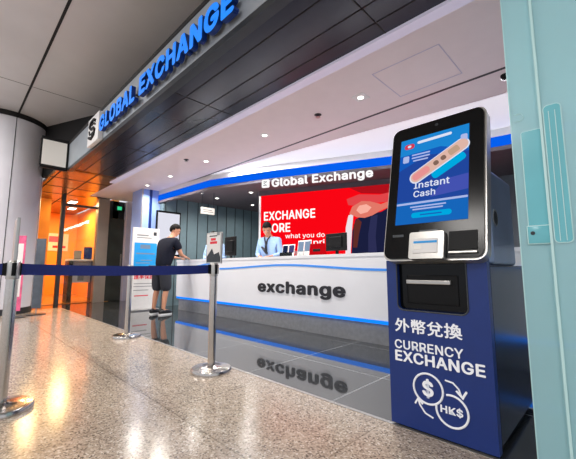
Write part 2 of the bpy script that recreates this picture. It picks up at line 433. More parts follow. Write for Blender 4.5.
# ------------------------------------------------------------------ hanging letters under the blue band
BD = Vector((math.cos(R(22.3)), math.sin(R(22.3)), 0))
hs = thing('hanging_sign', (-4.60, 3.98, 2.50), 'white lit shop name letters with square logo hanging under the blue light band', 'sign')
mb = MB(); X = frame((0, 0, .03), BD, (0, 0, 1)); mb.box(-.04, 2.08, -.012, .0, -.02, -.005, 'lip', 0, X)
mb.build('rail', hs)
mb = MB(); lg = .15
mb.prism(rrect(lg, lg, .02), .02, 'litwhite', X @ Matrix.Translation((-.01, -.16, 0)))
mb.tube([(.03, -.05, .022), (.1, -.05, .022), (.035, -.085, .022), (.1, -.12, .022), (.03, -.12, .022)], .009, 'ink', 6, X)
mb.build('logo_tile', hs)
txt2 = 'Global Exchange'; x0, ends = advances(txt2, .025); sc = 1.82/(ends[-1]-x0)
for i, c in enumerate(txt2):
    if c == ' ': continue
    v, f, n = text_geo(c, .05, .025); gx0 = min(p[0] for p in v); gx1 = max(p[0] for p in v); gy0 = min(p[1] for p in v); gy1 = max(p[1] for p in v)
    w = (gx1-gx0)*sc; right = .19+(ends[i]-x0)*sc; k = .145/(max(p[1] for p in text_geo('G', .05, .025)[0]))
    mb = MB(); mb.text(c, 'litwhite', X @ Matrix.Translation((right-w, -.155+gy0*k, 0)), w=w, h=(gy1-gy0)*k, depth=.02, bold=.025); mb.build('letter', hs)

# ------------------------------------------------------------------ red advertising wall behind the clerk
RD = Vector((math.cos(R(21.9)), math.sin(R(21.9)), 0)); RA = Vector((-5.637, 4.83, 0))
rw = thing('red_wall_screen', tuple(RA), 'bright red lit advertising wall with white words and a reaching hand behind the counter', 'screen')
X = frame((0, 0, 0), RD, (0, 0, 1))
mb = MB(); mb.box(-.06, 4.0, 0, 2.6, -.16, -.02, 'white', 0, X); mb.build('backing_wall', rw)
mb = MB(); mb.box(-.06, 4.0, 2.52, 2.62, -.02, .01, 'officec', 0, X); mb.build('header', rw)
mb = MB(); mb.box(0, 3.9, .4, 2.515, -.02, 0, 'red', 0, X)
def art(mb, poly, m, d, X): mb.prism(poly, .002, m, X @ Matrix.Translation((0, 0, d)))
flat('art_suit', 26, 30, 62); flat('art_suit_fold', 44, 46, 84); flat('art_skin', 226, 120, 104); flat('art_skin_light', 250, 176, 160); flat('art_red_dark', 176, 16, 26); flat('art_cuff', 238, 226, 232); flat('art_brown', 96, 44, 40); flat('art_rose', 226, 70, 74)
art(mb, [(2.0, 2.515), (2.25, 2.38), (2.7, 2.33), (3.4, 2.4), (3.9, 2.515)], 'art_red_dark', .001, X)
art(mb, [(1.95, 2.28), (2.2, 2.36), (2.6, 2.32), (2.95, 2.38), (3.0, 2.18), (2.5, 2.16), (2.2, 2.12), (1.98, 2.16)], 'art_rose', .002, X)
art(mb, [(2.02, 1.1), (2.05, 1.62), (2.12, 1.86), (2.3, 1.95), (2.62, 1.98), (2.85, 2.1), (3.2, 2.0), (3.3, 1.1)], 'art_suit', .003, X)
art(mb, [(2.35, 1.1), (2.36, 1.55), (2.42, 1.9), (2.55, 1.93), (2.5, 1.5), (2.52, 1.1)], 'art_suit_fold', .0045, X)
art(mb, [(1.9, 1.1), (1.92, 1.7), (1.98, 1.95), (2.08, 1.98), (2.05, 1.7), (2.0, 1.1)], 'art_cuff', .0045, X)
art(mb, [(2.06, 1.3), (2.08, 1.75), (2.16, 1.88), (2.24, 1.8), (2.18, 1.55), (2.14, 1.3)], 'art_brown', .0055, X)
art(mb, [(2.0, 1.98), (2.06, 2.12), (2.25, 2.22), (2.42, 2.2), (2.62, 2.13), (2.78, 2.18), (2.8, 2.08), (2.6, 2.0), (2.45, 1.92), (2.3, 1.88), (2.15, 1.9)], 'art_skin', .006, X)
art(mb, [(2.14, 2.04), (2.2, 2.13), (2.34, 2.15), (2.44, 2.08), (2.36, 1.99), (2.22, 1.96)], 'art_skin_light', .0075, X)
T = lambda t, s, z, w, h, b=.02: mb.text(t, 'litwhite', X @ Matrix.Translation((s, z, .001)), w=w, h=h, depth=.004, bold=b)
T('EXCHANGE', .08, 1.945, 1.2, .2); T('MORE', .08, 1.672, .635, .2)
T('what you do', .6, 1.51, .88, .12, .004); T('pri', 1.235, 1.35, .24, .14, .012)
mb.build('screen', rw)

# ------------------------------------------------------------------ counter
CY = 3.58; CX0, CX1 = -7.08, 1.2
ct = thing('service_counter', (CX0, CY, 0), 'long white service counter with wavy blue stripes and glowing blue base strip', 'counter')
XR = rel(ct)
mb = MB(); mb.box(CX0+.1, CX1-.05, CY+.05, CY+.45, 0, .255, 'kick', 0, XR); mb.build('plinth', ct)
def arc_end(x, y0, y1, n=6):
    return [(x-.22*math.sin(R(90*i/n))-0, y0+(y1-y0)*i/n) for i in range(n+1)]
mb = MB()
out = [(CX1, CY), (CX1, CY+.5), (CX0+.05, CY+.5), (CX0-.12, CY+.35), (CX0-.1, CY+.14), (CX0, CY+.03), (CX0+.12, CY)]
mb.prism(out, .75, 'counterw', XR @ Matrix.Translation((0, 0, .285))); 
front = mb
def ribbon(mb, knots, th):
    n = 40; top = []
    import bisect
    xs = [k[0] for k in knots]
    for i in range(n+1):
        x = xs[0]+(xs[-1]-xs[0])*i/n
        j = min(max(bisect.bisect(xs, x)-1, 0), len(xs)-2); t = (x-xs[j])/(xs[j+1]-xs[j]); t = t*t*(3-2*t)
        top.append((x, knots[j][1]*(1-t)+knots[j+1][1]*t))
    return top, th
mb.build('front_panel', ct)
for knots in ([(-6.95, .83), (-6.3, .95), (-5.62, 1.0)], [(-5.35, .90), (-3.65, .955), (-1.9, .885), (.6, .93)]):
    mb = MB(); top, th = ribbon(mb, knots, .03)
    for a, b in zip(top[:-1], top[1:]):
        mb.add([(a[0], CY-.004, a[1]-th), (b[0], CY-.004, b[1]-th), (b[0], CY-.004, b[1]), (a[0], CY-.004, a[1]), (a[0], CY+.004, a[1]-th), (b[0], CY+.004, b[1]-th), (b[0], CY+.004, b[1]), (a[0], CY+.004, a[1])],
               [[0, 1, 2, 3], [7, 6, 5, 4], [3, 2, 6, 7], [4, 5, 1, 0]], 'ribbon', XR)
    mb.build('stripe', ct)
mb = MB(); mb.box(CX0+.1, CX1, CY-.008, CY+.04, .245, .285, 'led', 0, XR); mb.build('light_strip', ct)
mb = MB()
out = [(CX1, CY-.006), (CX1, CY+.51), (CX0+.05, CY+.51), (CX0-.13, CY+.35), (CX0-.11, CY+.13), (CX0-.01, CY+.02), (CX0+.12, CY-.006)]
mb.prism(out, .04, 'counterw', XR @ Matrix.Translation((0, 0, 1.035))); mb.build('countertop', ct)
mb = MB(); mb.text('exchange', 'ink', XR @ FY(-4.23, CY-.004, .47), w=1.72, h=.225, depth=.006, bold=.036); mb.build('lettering', ct)
ctop = 1.0755

# things on the counter -----------------------------------------------
def monitor(x, y, w, h, rz, label):
    t = thing('monitor', (x, y, ctop), label, 'monitor', None, rz)
    mb = MB(); mb.box(-.1, .1, -.07, .07, 0, .012, 'black', .004); mb.box(-.02, .02, -.012, .012, .012, .12, 'black'); mb.build('stand', t)
    z0 = .06
    mb = MB(); mb.box(-w/2, w/2, -.03, -.005, z0, z0+h, 'black', .006); mb.box(-w*.3, w*.3, -.05, -.03, z0+h*.2, z0+h*.8, 'black', .008); mb.build('screen_back', t)
    return t
monitor(-2.84, 3.86, .36, .25, 0, 'black monitor back on counter in front of red wall')
monitor(-5.38, 3.86, .36, .37, 0, 'black upright monitor on counter left of the clerk')
def holder(x, y, w, h, cols, label, rz=0):
    t = thing('leaflet_holder', (x, y, ctop), label, 'holder', None, rz)
    mb = MB(); mb.box(-w/2, w/2, -.05, .05, 0, .006, 'glass'); mb.box(-w/2, w/2, -.052, -.048, 0, h*.35, 'glass'); mb.build('tray', t)
    k = len(cols)
    for i, c in enumerate(cols):
        mb = MB(); a = -w/2+w*i/k+.006; b = -w/2+w*(i+1)/k-.006; Xr = Matrix.Rotation(R(-9), 4, 'X')
        mb.box(a, b, -.01, -.002, .006, h, M['cream'], 0, Xr)
        mb.box(a+.008, b-.008, -.0112, -.0098, h*.3, h*.92, c, 0, Xr); mb.build('leaflet', t)
    return t
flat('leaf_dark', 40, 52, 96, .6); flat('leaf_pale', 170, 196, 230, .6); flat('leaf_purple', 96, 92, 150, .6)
holder(-3.8, 3.84, .28, .2, ['leaf_dark', 'leaf_purple'], 'leaflet holder with dark purple leaflets right beside the clerk')
holder(-3.46, 3.84, .28, .25, ['leaf_pale', 'leaf_pale'], 'leaflet holder with pale blue leaflets between purple leaflets and red stand')
t = thing('card_stand', (-3.18, 3.84, ctop), 'small red sloping card stand on counter left of black monitor', 'stand')
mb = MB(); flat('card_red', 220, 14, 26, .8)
mb.prism([(-.05, 0), (.05, 0), (.01, .18), (-.02, .18)], .26, 'card_red', frame((.13, 0, 0), (0, 1, 0), (0, 0, 1)) @ Matrix.Translation((0, 0, -.26))); mb.build('card', t)
mb = MB(); mb.box(-.06, .08, -.04, -.03, .03, .1, 'black', .003); mb.build('reader', t)

# ------------------------------------------------------------------ kiosk
K0, K1, KY = -1.01, -.47, 1.87
kk = thing('exchange_kiosk', (-.74, KY, 0), 'tall navy self service currency exchange kiosk with tilted black touch screen head', 'kiosk')
XR = rel(kk)
mb = MB()
mb.box(K0+.03, K1-.03, KY+.03, KY+.86, 0, .03, 'black', 0, XR); mb.build('base', kk)
# front shell with a U shaped recess
nx0, nx1, nz = -.945, -.565, .645; r = .035
pts = [(K0, .012), (K1, .012), (K1, .93), (nx1, .93)]
for i in range(7): t_ = R(0-90*i/6); pts.append((nx1-r+r*math.cos(t_), nz+r+r*math.sin(t_)))
for i in range(7): t_ = R(-90-90*i/6); pts.append((nx0+r+r*math.cos(t_), nz+r+r*math.sin(t_)))
pts += [(nx0, .93), (K0, .93)]
mb = MB(); mb.prism(pts, .05, 'navy', XR @ FY(0, KY+.05, 0)); mb.build('front_shell', kk)
mb = MB(); mb.box(K0, K1, KY+.05, KY+.9, .03, .90, 'kside', .01, XR); mb.build('cabinet', kk)
mb = MB(); mb.box(nx0+.002, nx1-.002, KY+.03, KY+.05, nz+.01, .93, 'blackgloss', 0, XR)
mb.box(nx0+.05, nx1-.05, KY+.026, KY+.03, nz+.04, nz+.2, 'black', .004, XR); mb.build('dispenser_recess', kk)
mb = MB(); mb.box(-.895, -.65, KY+.012, KY+.03, .795, .818, 'silver', .004, XR); mb.build('cash_slot', kk)
# silver edge line round the recess
ln = []
for i in range(7): t_ = R(0-90*i/6); ln.append((nx1-r+r*math.cos(t_), KY-.001, nz+r+r*math.sin(t_)))
for i in range(7): t_ = R(-90-90*i/6); ln.append((nx0+r+r*math.cos(t_), KY-.001, nz+r+r*math.sin(t_)))
mb = MB(); mb.tube([(nx1, KY-.001, .925)]+ln+[(nx0, KY-.001, .925)], .004, 'lip', 8, XR); mb.build('recess_rim', kk)
mb = MB()
D = lambda t, x, z, w, h, b=0.: mb.text(t, 'whitetext', XR @ FY(x, KY-.0035, z), w=w, h=h, depth=.003, bold=b)
D('外幣兌換', -.965, .52, .365, .078, .02); mb.build('lettering', kk); mb = MB(); D('CURRENCY', -.97, .427, .37, .05, .014); D('EXCHANGE', -.97, .358, .465, .06, .024)
def ring(mb, cx, cz, r_, a0=0, a1=360, th=.0055):
    n = 40; mb.tube([(cx+r_*math.cos(R(a0+(a1-a0)*i/n)), KY-.0025, cz+r_*math.sin(R(a0+(a1-a0)*i/n))) for i in range(n+1)], th, 'whitetext', 8, XR)
mb.build('lettering', kk); mb = MB(); ring(mb, -.79, .24, .078); D('$', -.82, .192, .06, .1, .03)
ring(mb, -.672, .158, .078, -225+35, 45+62); D('HK$', -.728, .138, .11, .046, .02)
mb.tube([(-.698, KY-.0025, .305), (-.66, KY-.0025, .30), (-.633, KY-.0025, .275), (-.622, KY-.0025, .243)], .0045, 'whitetext', 8, XR)
mb.prism([(-.65, .262), (-.615, .228), (-.592, .268), (-.6, .274), (-.618, .246), (-.642, .268)], .003, 'whitetext', XR @ FY(0, KY-.0005, 0))
mb.tube([(-.768, KY-.0025, .098), (-.81, KY-.0025, .112), (-.838, KY-.0025, .148), (-.845, KY-.0025, .172)], .0045, 'whitetext', 8, XR)
mb.prism([(-.868, .15), (-.848, .185), (-.818, .157), (-.825, .15), (-.846, .172), (-.861, .145)], .003, 'whitetext', XR @ FY(0, KY-.0005, 0))
mb.build('currency_emblem', kk)
# rear housing behind the head
mb = MB(); mb.box(-.93, -.485, KY+.2, KY+.75, .9, 1.45, 'kback', .02, XR); mb.build('rear_housing', kk)
mb = MB(); Xs = XR @ FX(-.485, KY+.30, 1.17); mb.lathe([(.0, .004), (.035, .004), (.04, .0)], 'black', 20, Xs); mb.lathe([(.044, 0), (.044, .003), (.05, .003), (.05, 0)], 'silver', 20, Xs); mb.build('side_lock', kk)
# head
ta = R(13.2); HT = (0, math.sin(ta), math.cos(ta))
XH = XR @ frame((-.72, 1.80, .925), (1, 0, 0), HT)
W, Hh = .545, .875
mb = MB(); mb.prism(rrect(W, Hh, .05, 8, -W/2, 0), .07, 'silver', XH @ Matrix.Translation((0, 0, -.07))); hd = mb.build('screen_head', kk)
mb = MB(); mb.prism(rrect(W-.02, Hh-.02, .045, 8, -W/2+.01, .01), .012, 'blackgloss', XH); mb.build('bezel', hd)
mb = MB(); mb.box(-.2, .2, .12, .6, -.3, -.07, 'kside', .02, XH); mb.build('rear_cover', hd)
# screen artwork
for nm, c in dict(scr_blue=(22, 92, 190), scr_light=(30, 136, 214), scr_deep=(34, 72, 160), scr_low=(24, 104, 190), scr_red=(214, 60, 84), scr_note=(228, 186, 172), scr_pink=(236, 150, 150), scr_tan=(196, 162, 138), scr_cyan=(0, 172, 228), scr_white=(226, 232, 250), scr_line=(178, 190, 236), scr_brown=(134, 104, 92), scr_violet=(70, 84, 180)).items(): flat(nm, *c, .95)
sx0, sx1, sy0, sy1 = -.205, .19, .212, .775; sw = sx1-sx0; sh = sy1-sy0
Z = lambda d: XH @ Matrix.Translation((0, 0, .012+d))
U = lambda u, v: (sx0+u*sw, sy0+v*sh)
mb = MB(); mb.box(sx0, sx1, sy0, sy1, 0, .002, 'scr_deep', 0, Z(0))
def q(pts, m, d): mb.prism([U(*p) for p in pts], .0006, m, Z(.002+d))
q([(0, .8), (1, .7), (1, 1), (0, 1)], 'scr_light', 0)
q([(0, .62), (.62, .82), (1, .72), (1, .7), (0, .8)], 'scr_blue', .0002)
q([(0, 0), (1, 0), (1, .23), (0, .25)], 'scr_low', 0)
q([(.5, .27), (1, .3), (1, .46), (.7, .44)], 'scr_violet', .0002)
def rot_rr(cx, cy, w, h, r_, ang, sq=1.): 
    o = []
    for x, y in rrect(w, h, r_, 5, -w/2, -h/2): o.append((cx+x*math.cos(ang)-y*math.sin(ang), cy+x*math.sin(ang)+y*math.cos(ang)))
    return o
def qm(poly, m, d): mb.prism(poly, .0006, m, Z(.002+d))
an = math.atan2(.20, .335)
qm(rot_rr(.085, .54, .2, .05, .02, an), 'scr_cyan', .0003)
qm([p for p in rot_rr(.03, .577, .37, .078, .037, an)], 'scr_white', .0008)
qm([p for p in rot_rr(.03, .578, .356, .066, .032, an)], 'scr_note', .0015)
qm(rot_rr(-.067, .522, .11, .046, .02, an), 'scr_pink', .0022)
for cx, cy in ((.018, .571), (.058, .594)): qm(rot_rr(cx, cy, .03, .03, .012, an), 'scr_brown', .0022)
qm(rot_rr(.113, .627, .06, .04, .01, an), 'scr_tan', .0022)
qm(rot_rr(-.148, .722, .062, .034, .015, 0), 'scr_red', .001); qm(rot_rr(-.148, .722, .022, .016, .006, 0), 'scr_white', .002)
qm(rot_rr(.0, .74, .2, .018, .009, R(2)), 'scr_white', .001)
qm(rot_rr(.165, .69, .035, .05, .01, 0), 'scr_line', .001)
qm(rot_rr(-.165, .635, .038, .045, .008, 0), 'scr_line', .001)
for k in range(3): qm(rot_rr(-.075, .656-.02*k, .11-.02*(k == 2), .009, .004, 0), 'scr_line', .001)
E_ = lambda t, x, y, w, h, b=.01, m='scr_white': mb.text(t, m, Z(.003) @ Matrix.Translation((x, y, 0)), w=w, h=h, depth=.0006, bold=b)
E_('Instant', -.105, .428, .2, .042, .014); E_('Cash', -.105, .374, .125, .04, .014)
qm(rot_rr(-.0075, .338, .392, .012, .004, 0), 'scr_line', .001)
for k in range(2): qm(rot_rr(-.02, .314-.016*k, .2-.03*k, .008, .003, 0), 'scr_line', .001)
qm(rot_rr(0, .262, .22, .032, .015, 0), 'scr_cyan', .001); qm(rot_rr(0, .262, .12, .008, .003, 0), 'scr_low', .0018)
mb.build('touch_screen', hd)
mb = MB(); mb.prism(rrect(.185, .15, .012, 4, -.1, .0), .03, 'silver', Z(0)); mb.box(-.075, .055, .03, .11, .03, .034, 'cream', .003, Z(0)); mb.box(-.072, .052, .085, .096, .034, .037, 'cyan', 0, Z(0)); mb.box(-.068, -.03, .05, .08, .034, .036, 'boxlit', 0, Z(0))
mb.build('passport_scanner', hd)
mb = MB(); mb.box(.1, .235, .03, .042, 0, .012, 'silver', .003, Z(0)); mb.build('card_slot', hd)
mb = MB(); mb.box(.1, .235, .05, .15, 0, .004, 'black', .002, Z(0)); mb.build('reader_panel', hd)
mb = MB(); mb.box(-.215, -.15, .138, .152, 0, .003, 'lip', 0, Z(0)); mb.build('caption_plate', hd); mb = MB(); mb.box(-.06, .04, .16, .17, 0, .002, 'lip', 0, Z(0)); mb.build('caption_plate', hd)
mb = MB(); mb.lathe([(0, .003), (.008, .003), (.01, 0)], 'lip', 16, Z(0) @ Matrix.Translation((.01, .83, 0))); mb.build('camera_eye', hd)

# ------------------------------------------------------------------ frosted glass screen at the right
mb = MB(); mb.box(-.32, -.20, 1.85, 1.862, 0, 2.80, 'frost'); mb.box(-.20, 2.6, 1.83, 1.842, 0, 2.80, 'frost')
mb.box(-.207, -.197, 1.826, 1.866, 0, 2.80, 'tealline'); mb.box(-.322, -.318, 1.848, 1.864, 0, 2.80, 'tealline'); 
struct(mb, 'window_1')
lk = thing('glass_door_lock', (-.19, 1.83, 1.0), 'pale teal round topped lock plate on the frosted glass panel', 'lock')
def plate(par, nm, x0, z0, w, h, y, r_):
    mb = MB(); mb.prism(rrect(w, h, r_, 6, 0, 0), .004, 'tealline', rel(par) @ FY(x0, y, z0))
    mb.prism(rrect(w-.008, h-.008, max(.002, r_-.004), 6, .004, .004), .001, 'teal', rel(par) @ FY(x0, y-.004, z0)); return mb.build(nm, par)
plate(lk, 'tall_plate', -.193, .99, .066, .62, 1.83, .02)
mb = MB()
for x in (-.172, -.15): mb.box(x-.0015, x+.0015, 1.823, 1.8252, 1.0, 1.58, 'tealline', 0, rel(lk))
mb.build('groove_line', lk)
plate(lk, 'side_plate', -.285, 1.0, .082, .52, 1.848, .012)
mb = MB(); mb.box(-.29, -.2, 1.838, 1.846, .99, 1.075, 'tealline', .003, rel(lk)); mb.box(-.286, -.204, 1.836, 1.84, .994, 1.071, 'teal', .002, rel(lk))
mb.lathe([(0, .004), (.008, .004), (.009, 0)], 'lip', 14, rel(lk) @ FY(-.268, 1.837, 1.04)); mb.build('keyhole_plate', lk)
mb = MB(); mb.tube([(-.302, 1.849, 1.612), (-.275, 1.849, 1.612), (-.266, 1.849, 1.595), (-.275, 1.849, 1.577), (-.302, 1.849, 1.577)], .002, 'tealline', 6, rel(lk)); mb.build('etched_mark', lk)

# ------------------------------------------------------------------ stanchions and belts
def stanchion(x, y, label, sign=None, rz=0):
    t = thing('barrier_post', (x, y, 0), label, 'post', 'steel queue barrier posts')
    mb = MB(); mb.lathe([(.172, 0), (.172, .026), (.166, .034), (.12, .04), (.05, .045), (.042, .052), (.0, .052)], 'chrome', 40); mb.build('base', t)
    mb = MB(); mb.lathe([(.033, .04), (.033, .815), (.0, .815)], 'chrome', 28); mb.build('pole', t)
    mb = MB(); mb.lathe([(.036, .815), (.037, .82), (.037, .925), (.033, .933), (.0, .935)], 'silver', 28)
    mb.box(-.012, .012, -.044, .044, .836, .92, 'black', .003); mb.box(-.044, .044, -.012, .012, .836, .92, "black", .003); mb.build('belt_head', t)
    if sign is not None:
        X = Matrix.Rotation(rz, 4, 'Z') @ Matrix.Translation((0, 0, .91)); w, h = .215, .28
        mb = MB(); mb.box(-w/2, w/2, -.009, .009, .02, .02+h, 'silver', .004, X); mb.box(-.02, .02, -.006, .006, 0, .03, 'silver', 0, X); sh_ = mb.build('sign_holder', t)
        mb = MB(); mb.box(-w/2+.012, w/2-.012, -.0105, -.009, .032, .08+.0, 'lip', 0, X); mb.box(-w/2+.012, w/2-.012, -.0105, -.009, .08, h+.008, 'cream', 0, X)
        def triangle(p): mb.prism(p, .001, 'lip', X @ FY(0, -.0106, 0))
        triangle([(-w/2+.012, .08), (w/2-.012, .08), (w/2-.03, .12), (.01, .1), (-.02, .155), (-.06, .115)])
        for k, (a, b_) in enumerate(((.05, .05), (.04, .02))): mb.box(-a, a-.01*k, -.0115, -.0105, .20+.03*k-.004, .218+.03*k, 'redtext', 0, X)
        mb.box(-.06, .05, -.0115, -.0105, .262, .272, 'lip', 0, X); mb.box(.045, .085, -.0115, -.0105, .27, .3, 'kick', 0, X)
        mb.build('notice', sh_)
    return t
PL = (-2.83, .30); PC = (-2.60, 1.68); PF = (-4.65, 1.71)
va = math.atan2(PL[0], PL[1])
stanchion(*PL, 'nearest steel barrier post at left edge with its notice frame turned edge on', 1, R(177))
stanchion(*PC, 'steel barrier post with upright paper notice on top in front of the counter', 1, R(5))
stanchion(*PF, 'farther steel barrier post without a notice beside the white poster stand')
def belt(a, b, label, sag=.012, off=.04):
    a = Vector((*a, .878)); b = Vector((*b, .878)); d = (b-a).normalized(); a = a+d*off; b = b-d*off
    mid = (a+b)/2; t = thing('barrier_belt', tuple(mid), label, 'belt'); n = 16; nrm = Vector((-d.y, d.x, 0))*.0015; up = Vector((0, 0, .037))
    vs = []; fs = []
    for i in range(n+1):
        p = a.lerp(b, i/n)-mid; p.z -= sag*4*(i/n)*(1-i/n)
        vs += [p+nrm-up, p+nrm+up, p-nrm+up, p-nrm-up]
    for i in range(n):
        for k in range(4): fs.append([4*i+k, 4*i+(k+1) % 4, 4*i+4+(k+1) % 4, 4*i+4+k])
    fs += [[3, 2, 1, 0], [4*n, 4*n+1, 4*n+2, 4*n+3]]
    mb = MB(); mb.add(vs, fs, 'belt'); mb.build('webbing', t)
    mb = MB(); X = frame(b-mid, (-d.y, d.x, 0), (0, 0, 1)); mb.box(-.006, .006, -.04, .04, -.015, .015, 'black', .002, X); mb.build('clip', t)
belt(PL, PC, 'navy barrier belt stretched from the left edge post to the post with the notice')
belt(PC, PF, 'navy barrier belt running back from the notice post to the farther post')
belt((-3.2, -1.3), PL, 'navy barrier belt leaving the frame at the left edge post', .01)

# ------------------------------------------------------------------ poster stand
ps = thing('poster_stand', (-7.4, 3.02, 0), 'white free standing poster with cyan panel and red words behind the barrier belt', 'poster stand')
mb = MB(); mb.box(-.14, .14, -.3, .3, 0, .03, 'silver', .006); mb.build('base', ps)
mb = MB(); mb.box(-.012, .012, -.29, .29, .03, 1.78, 'cream', .004); mb.build('panel', ps)
mb = MB()
mb.box(.012, .0135, -.245, .245, .93, 1.45, 'cyan')
def pt(t, y, z, w, h, m, b=.02): mb.text(t, m, FX(.0137, y, z), w=w, h=h, depth=.001, bold=b)
for y0, z0, w, h in ((-.2, 1.2, .4, .03), (-.12, 1.32, .22, .09), (-.2, 1.0, .3, .02), (-.1, 1.06, .25, .02)): mb.box(.0135, .0142, y0, y0+w, z0, z0+h, 'leaf_pale')
for y0, z0, w, h in ((-.2, 1.6, .25, .03), (-.2, 1.55, .32, .02)): mb.box(.012, .0132, y0, y0+w, z0, z0+h, 'kick')
mb.box(.012, .0132, .16, .23, 1.62, 1.7, 'lip')
pt('匯率保證', -.22, .66, .44, .11, 'redtext', .02)
for z in (.56, .5, .42): mb.box(.012, .0132, -.22, .2-.1*(z < .5), z, z+.014, 'kick')
mb.box(.012, .0132, -.2, .1, .3, .32, 'redtext')
mb.build('print', ps)

# wall screen on the office end wall
ws = thing('wall_screen', (-7.785, 3.70, 1.18), 'black framed white display screen on the wall behind the customer', 'screen')
mb = MB(); mb.box(0, .05, -.32, .3, 0, 1.1, 'black', .008); mb.build('frame', ws)
mb = MB(); mb.box(.05, .053, -.285, .265, .05, 1.05, 'screenw'); mb.build('display', ws)

# small hanging sign in the office
hg = thing('direction_sign', (-6.5, 4.0, 2.1), 'small pale hanging sign with dark lettering under the office ceiling', 'sign')
mb = MB(); mb.box(-.02, .02, -.17, .17, 0, .15, 'boxlit', .004); mb.build('panel', hg)
mb = MB(); mb.box(.02, .0215, -.13, .09, .085, .105, 'kick'); mb.box(.02, .0215, -.13, .13, .045, .06, 'kick'); mb.build('lettering', hg)
for y in (-.15, .15):
    mb = MB(); mb.tube([(0, y, .155), (0, y, .515)], .006, 'lip', 6); mb.build('hanger', hg)

# ------------------------------------------------------------------ downlights, sprinklers
def area(name, loc, size, power, col=(1, 1, 1), rot=(0, 0, 0), sy=None, parent=None, spread=180):
    l = bpy.data.lights.new(name, 'AREA'); l.size = size; l.energy = power; l.color = col; l.spread = R(spread)
    if sy: l.shape = 'RECTANGLE'; l.size_y = sy
    o = bpy.data.objects.new(name, l); COL.objects.link(o); o.location = loc; o.rotation_euler = rot
    if parent: o.parent = parent
    return o
def downlight(z, square, power, label, x, y, group):
    t = thing('downlight', (x, y, z), label, 'ceiling light', group)
    mb = MB()
    if square: mb.box(-.075, .075, -.075, .075, -.008, 0, 'white', .003)
    else: mb.lathe([(.062, 0), (.06, -.008), (.045, -.008), (.045, 0)], 'white', 24)
    mb.build('trim_ring', t)
    mb = MB(); mb.lathe([(.0, -.0095), (.032, -.0095), (.032, -.008), (0, -.008)], 'lamp', 24); mb.build('lamp_face', t)
    area('downlight_lamp', (0, 0, -.014), .08, power, (1, .95, .88), parent=t, spread=150)
    return t
for i, (x, y) in enumerate([(-1.92, 3.1), (-3.49, 3.05), (-5.12, 3.09), (-6.5, 3.09), (-7.6, 3.07)]):
    lab = ['square recessed downlight nearest the kiosk in the white ceiling', 'round downlight second from the kiosk in the white ceiling', 'round downlight third from the kiosk above the counter front',
           'round downlight fourth from the kiosk in the white ceiling', 'round downlight at the far left end of the white ceiling'][i]
    downlight(2.80, i == 0, 25, lab, x, y, 'downlights in the white ceiling')
for i, (x, y) in enumerate([(-6.72, 3.94), (-6.06, 3.76), (-6.95, 4.53), (-5.86, 4.72), (-7.0, 5.7)]):
    lab = ['round office downlight just above the small hanging sign', 'round office downlight tucked under the bend of the blue light band', 'round office downlight up and right of the small hanging sign',
           'higher of two round office downlights left of the red wall', 'lower of two round office downlights left of the red wall'][i]
    downlight(2.62, False, 9, lab, x, y, 'downlights in the dark office ceiling')
def sprinkler(x, y, label):
    t = thing('ceiling_sprinkler', (x, y, 2.803), label, 'sprinkler', 'ceiling sprinklers')
    mb = MB(); mb.lathe([(.045, 0), (.045, -.006), (.02, -.012), (.02, -.03), (0, -.03)], 'lip', 20); mb.build('body', t)
    mb = MB(); mb.lathe([(0, -.038), (.03, -.038), (.03, -.034), (0, -.034)], 'silver', 16); mb.build('deflector', t)
sprinkler(-2.54, 3.1, 'dark sprinkler in the white ceiling between the two nearest downlights')
sprinkler(-5.3, 2.8, 'dark sprinkler in the white ceiling farther left toward the orange shop')
t = thing('dome_camera', (-.665, 3.76, 2.81), 'small dark dome camera at the ceiling groove by the frosted glass', 'camera')

mb = MB(); mb.lathe([(.04, 0), (.04, -.015), (.034, -.035), (.017, -.05), (0, -.054)], 'blackgloss', 20); mb.build('dome', t)

# ------------------------------------------------------------------ column and slim banners at the left
mb = MB(); X = Matrix.Translation((-9.05, .62, 0))
mb.lathe([(.70, .12), (.70, 3.9)], 'column', 64, X); mb.lathe([(.705, 0), (.705, .12)], 'lip', 64, X); mb.lathe([(.72, 3.9), (.72, ZC)], 'groove', 64, X)
for a in (0, -60, 60, 180): mb.box(.698, .703, -.006, .006, .12, 3.9, 'lip', 0, X @ Matrix.Rotation(R(a+8), 4, 'Z'))
struct(mb, 'wall_column')
def banner(x, y, w, h, m, label, rz):
    t = thing('banner_stand', (x, y, 0), label, 'banner', None, rz)
    mb = MB(); mb.lathe([(.16, 0), (.16, .015), (.0, .022)], 'lip', 24); mb.build('base', t)
    mb = MB(); mb.tube([(0, .0, .02), (0, .0, h)], .01, 'silver', 8); mb.build('pole', t)
    mb = MB(); mb.box(-w/2, w/2, -.02, -.012, .12, h, m, .003); mb.box(-w*.3, w*.3, -.0225, -.02, h*.25, h*.9, m if m == 'greyb' else 'cream', 0); mb.build('print', t)
banner(-7.92, .93, .16, 1.5, 'pink', 'slim pink and white banner stand in front of the grey column', R(56))
banner(-8.15, 1.27, .17, 1.48, 'greyb', 'slim dark grey banner stand between pink banner and orange shop', R(56))

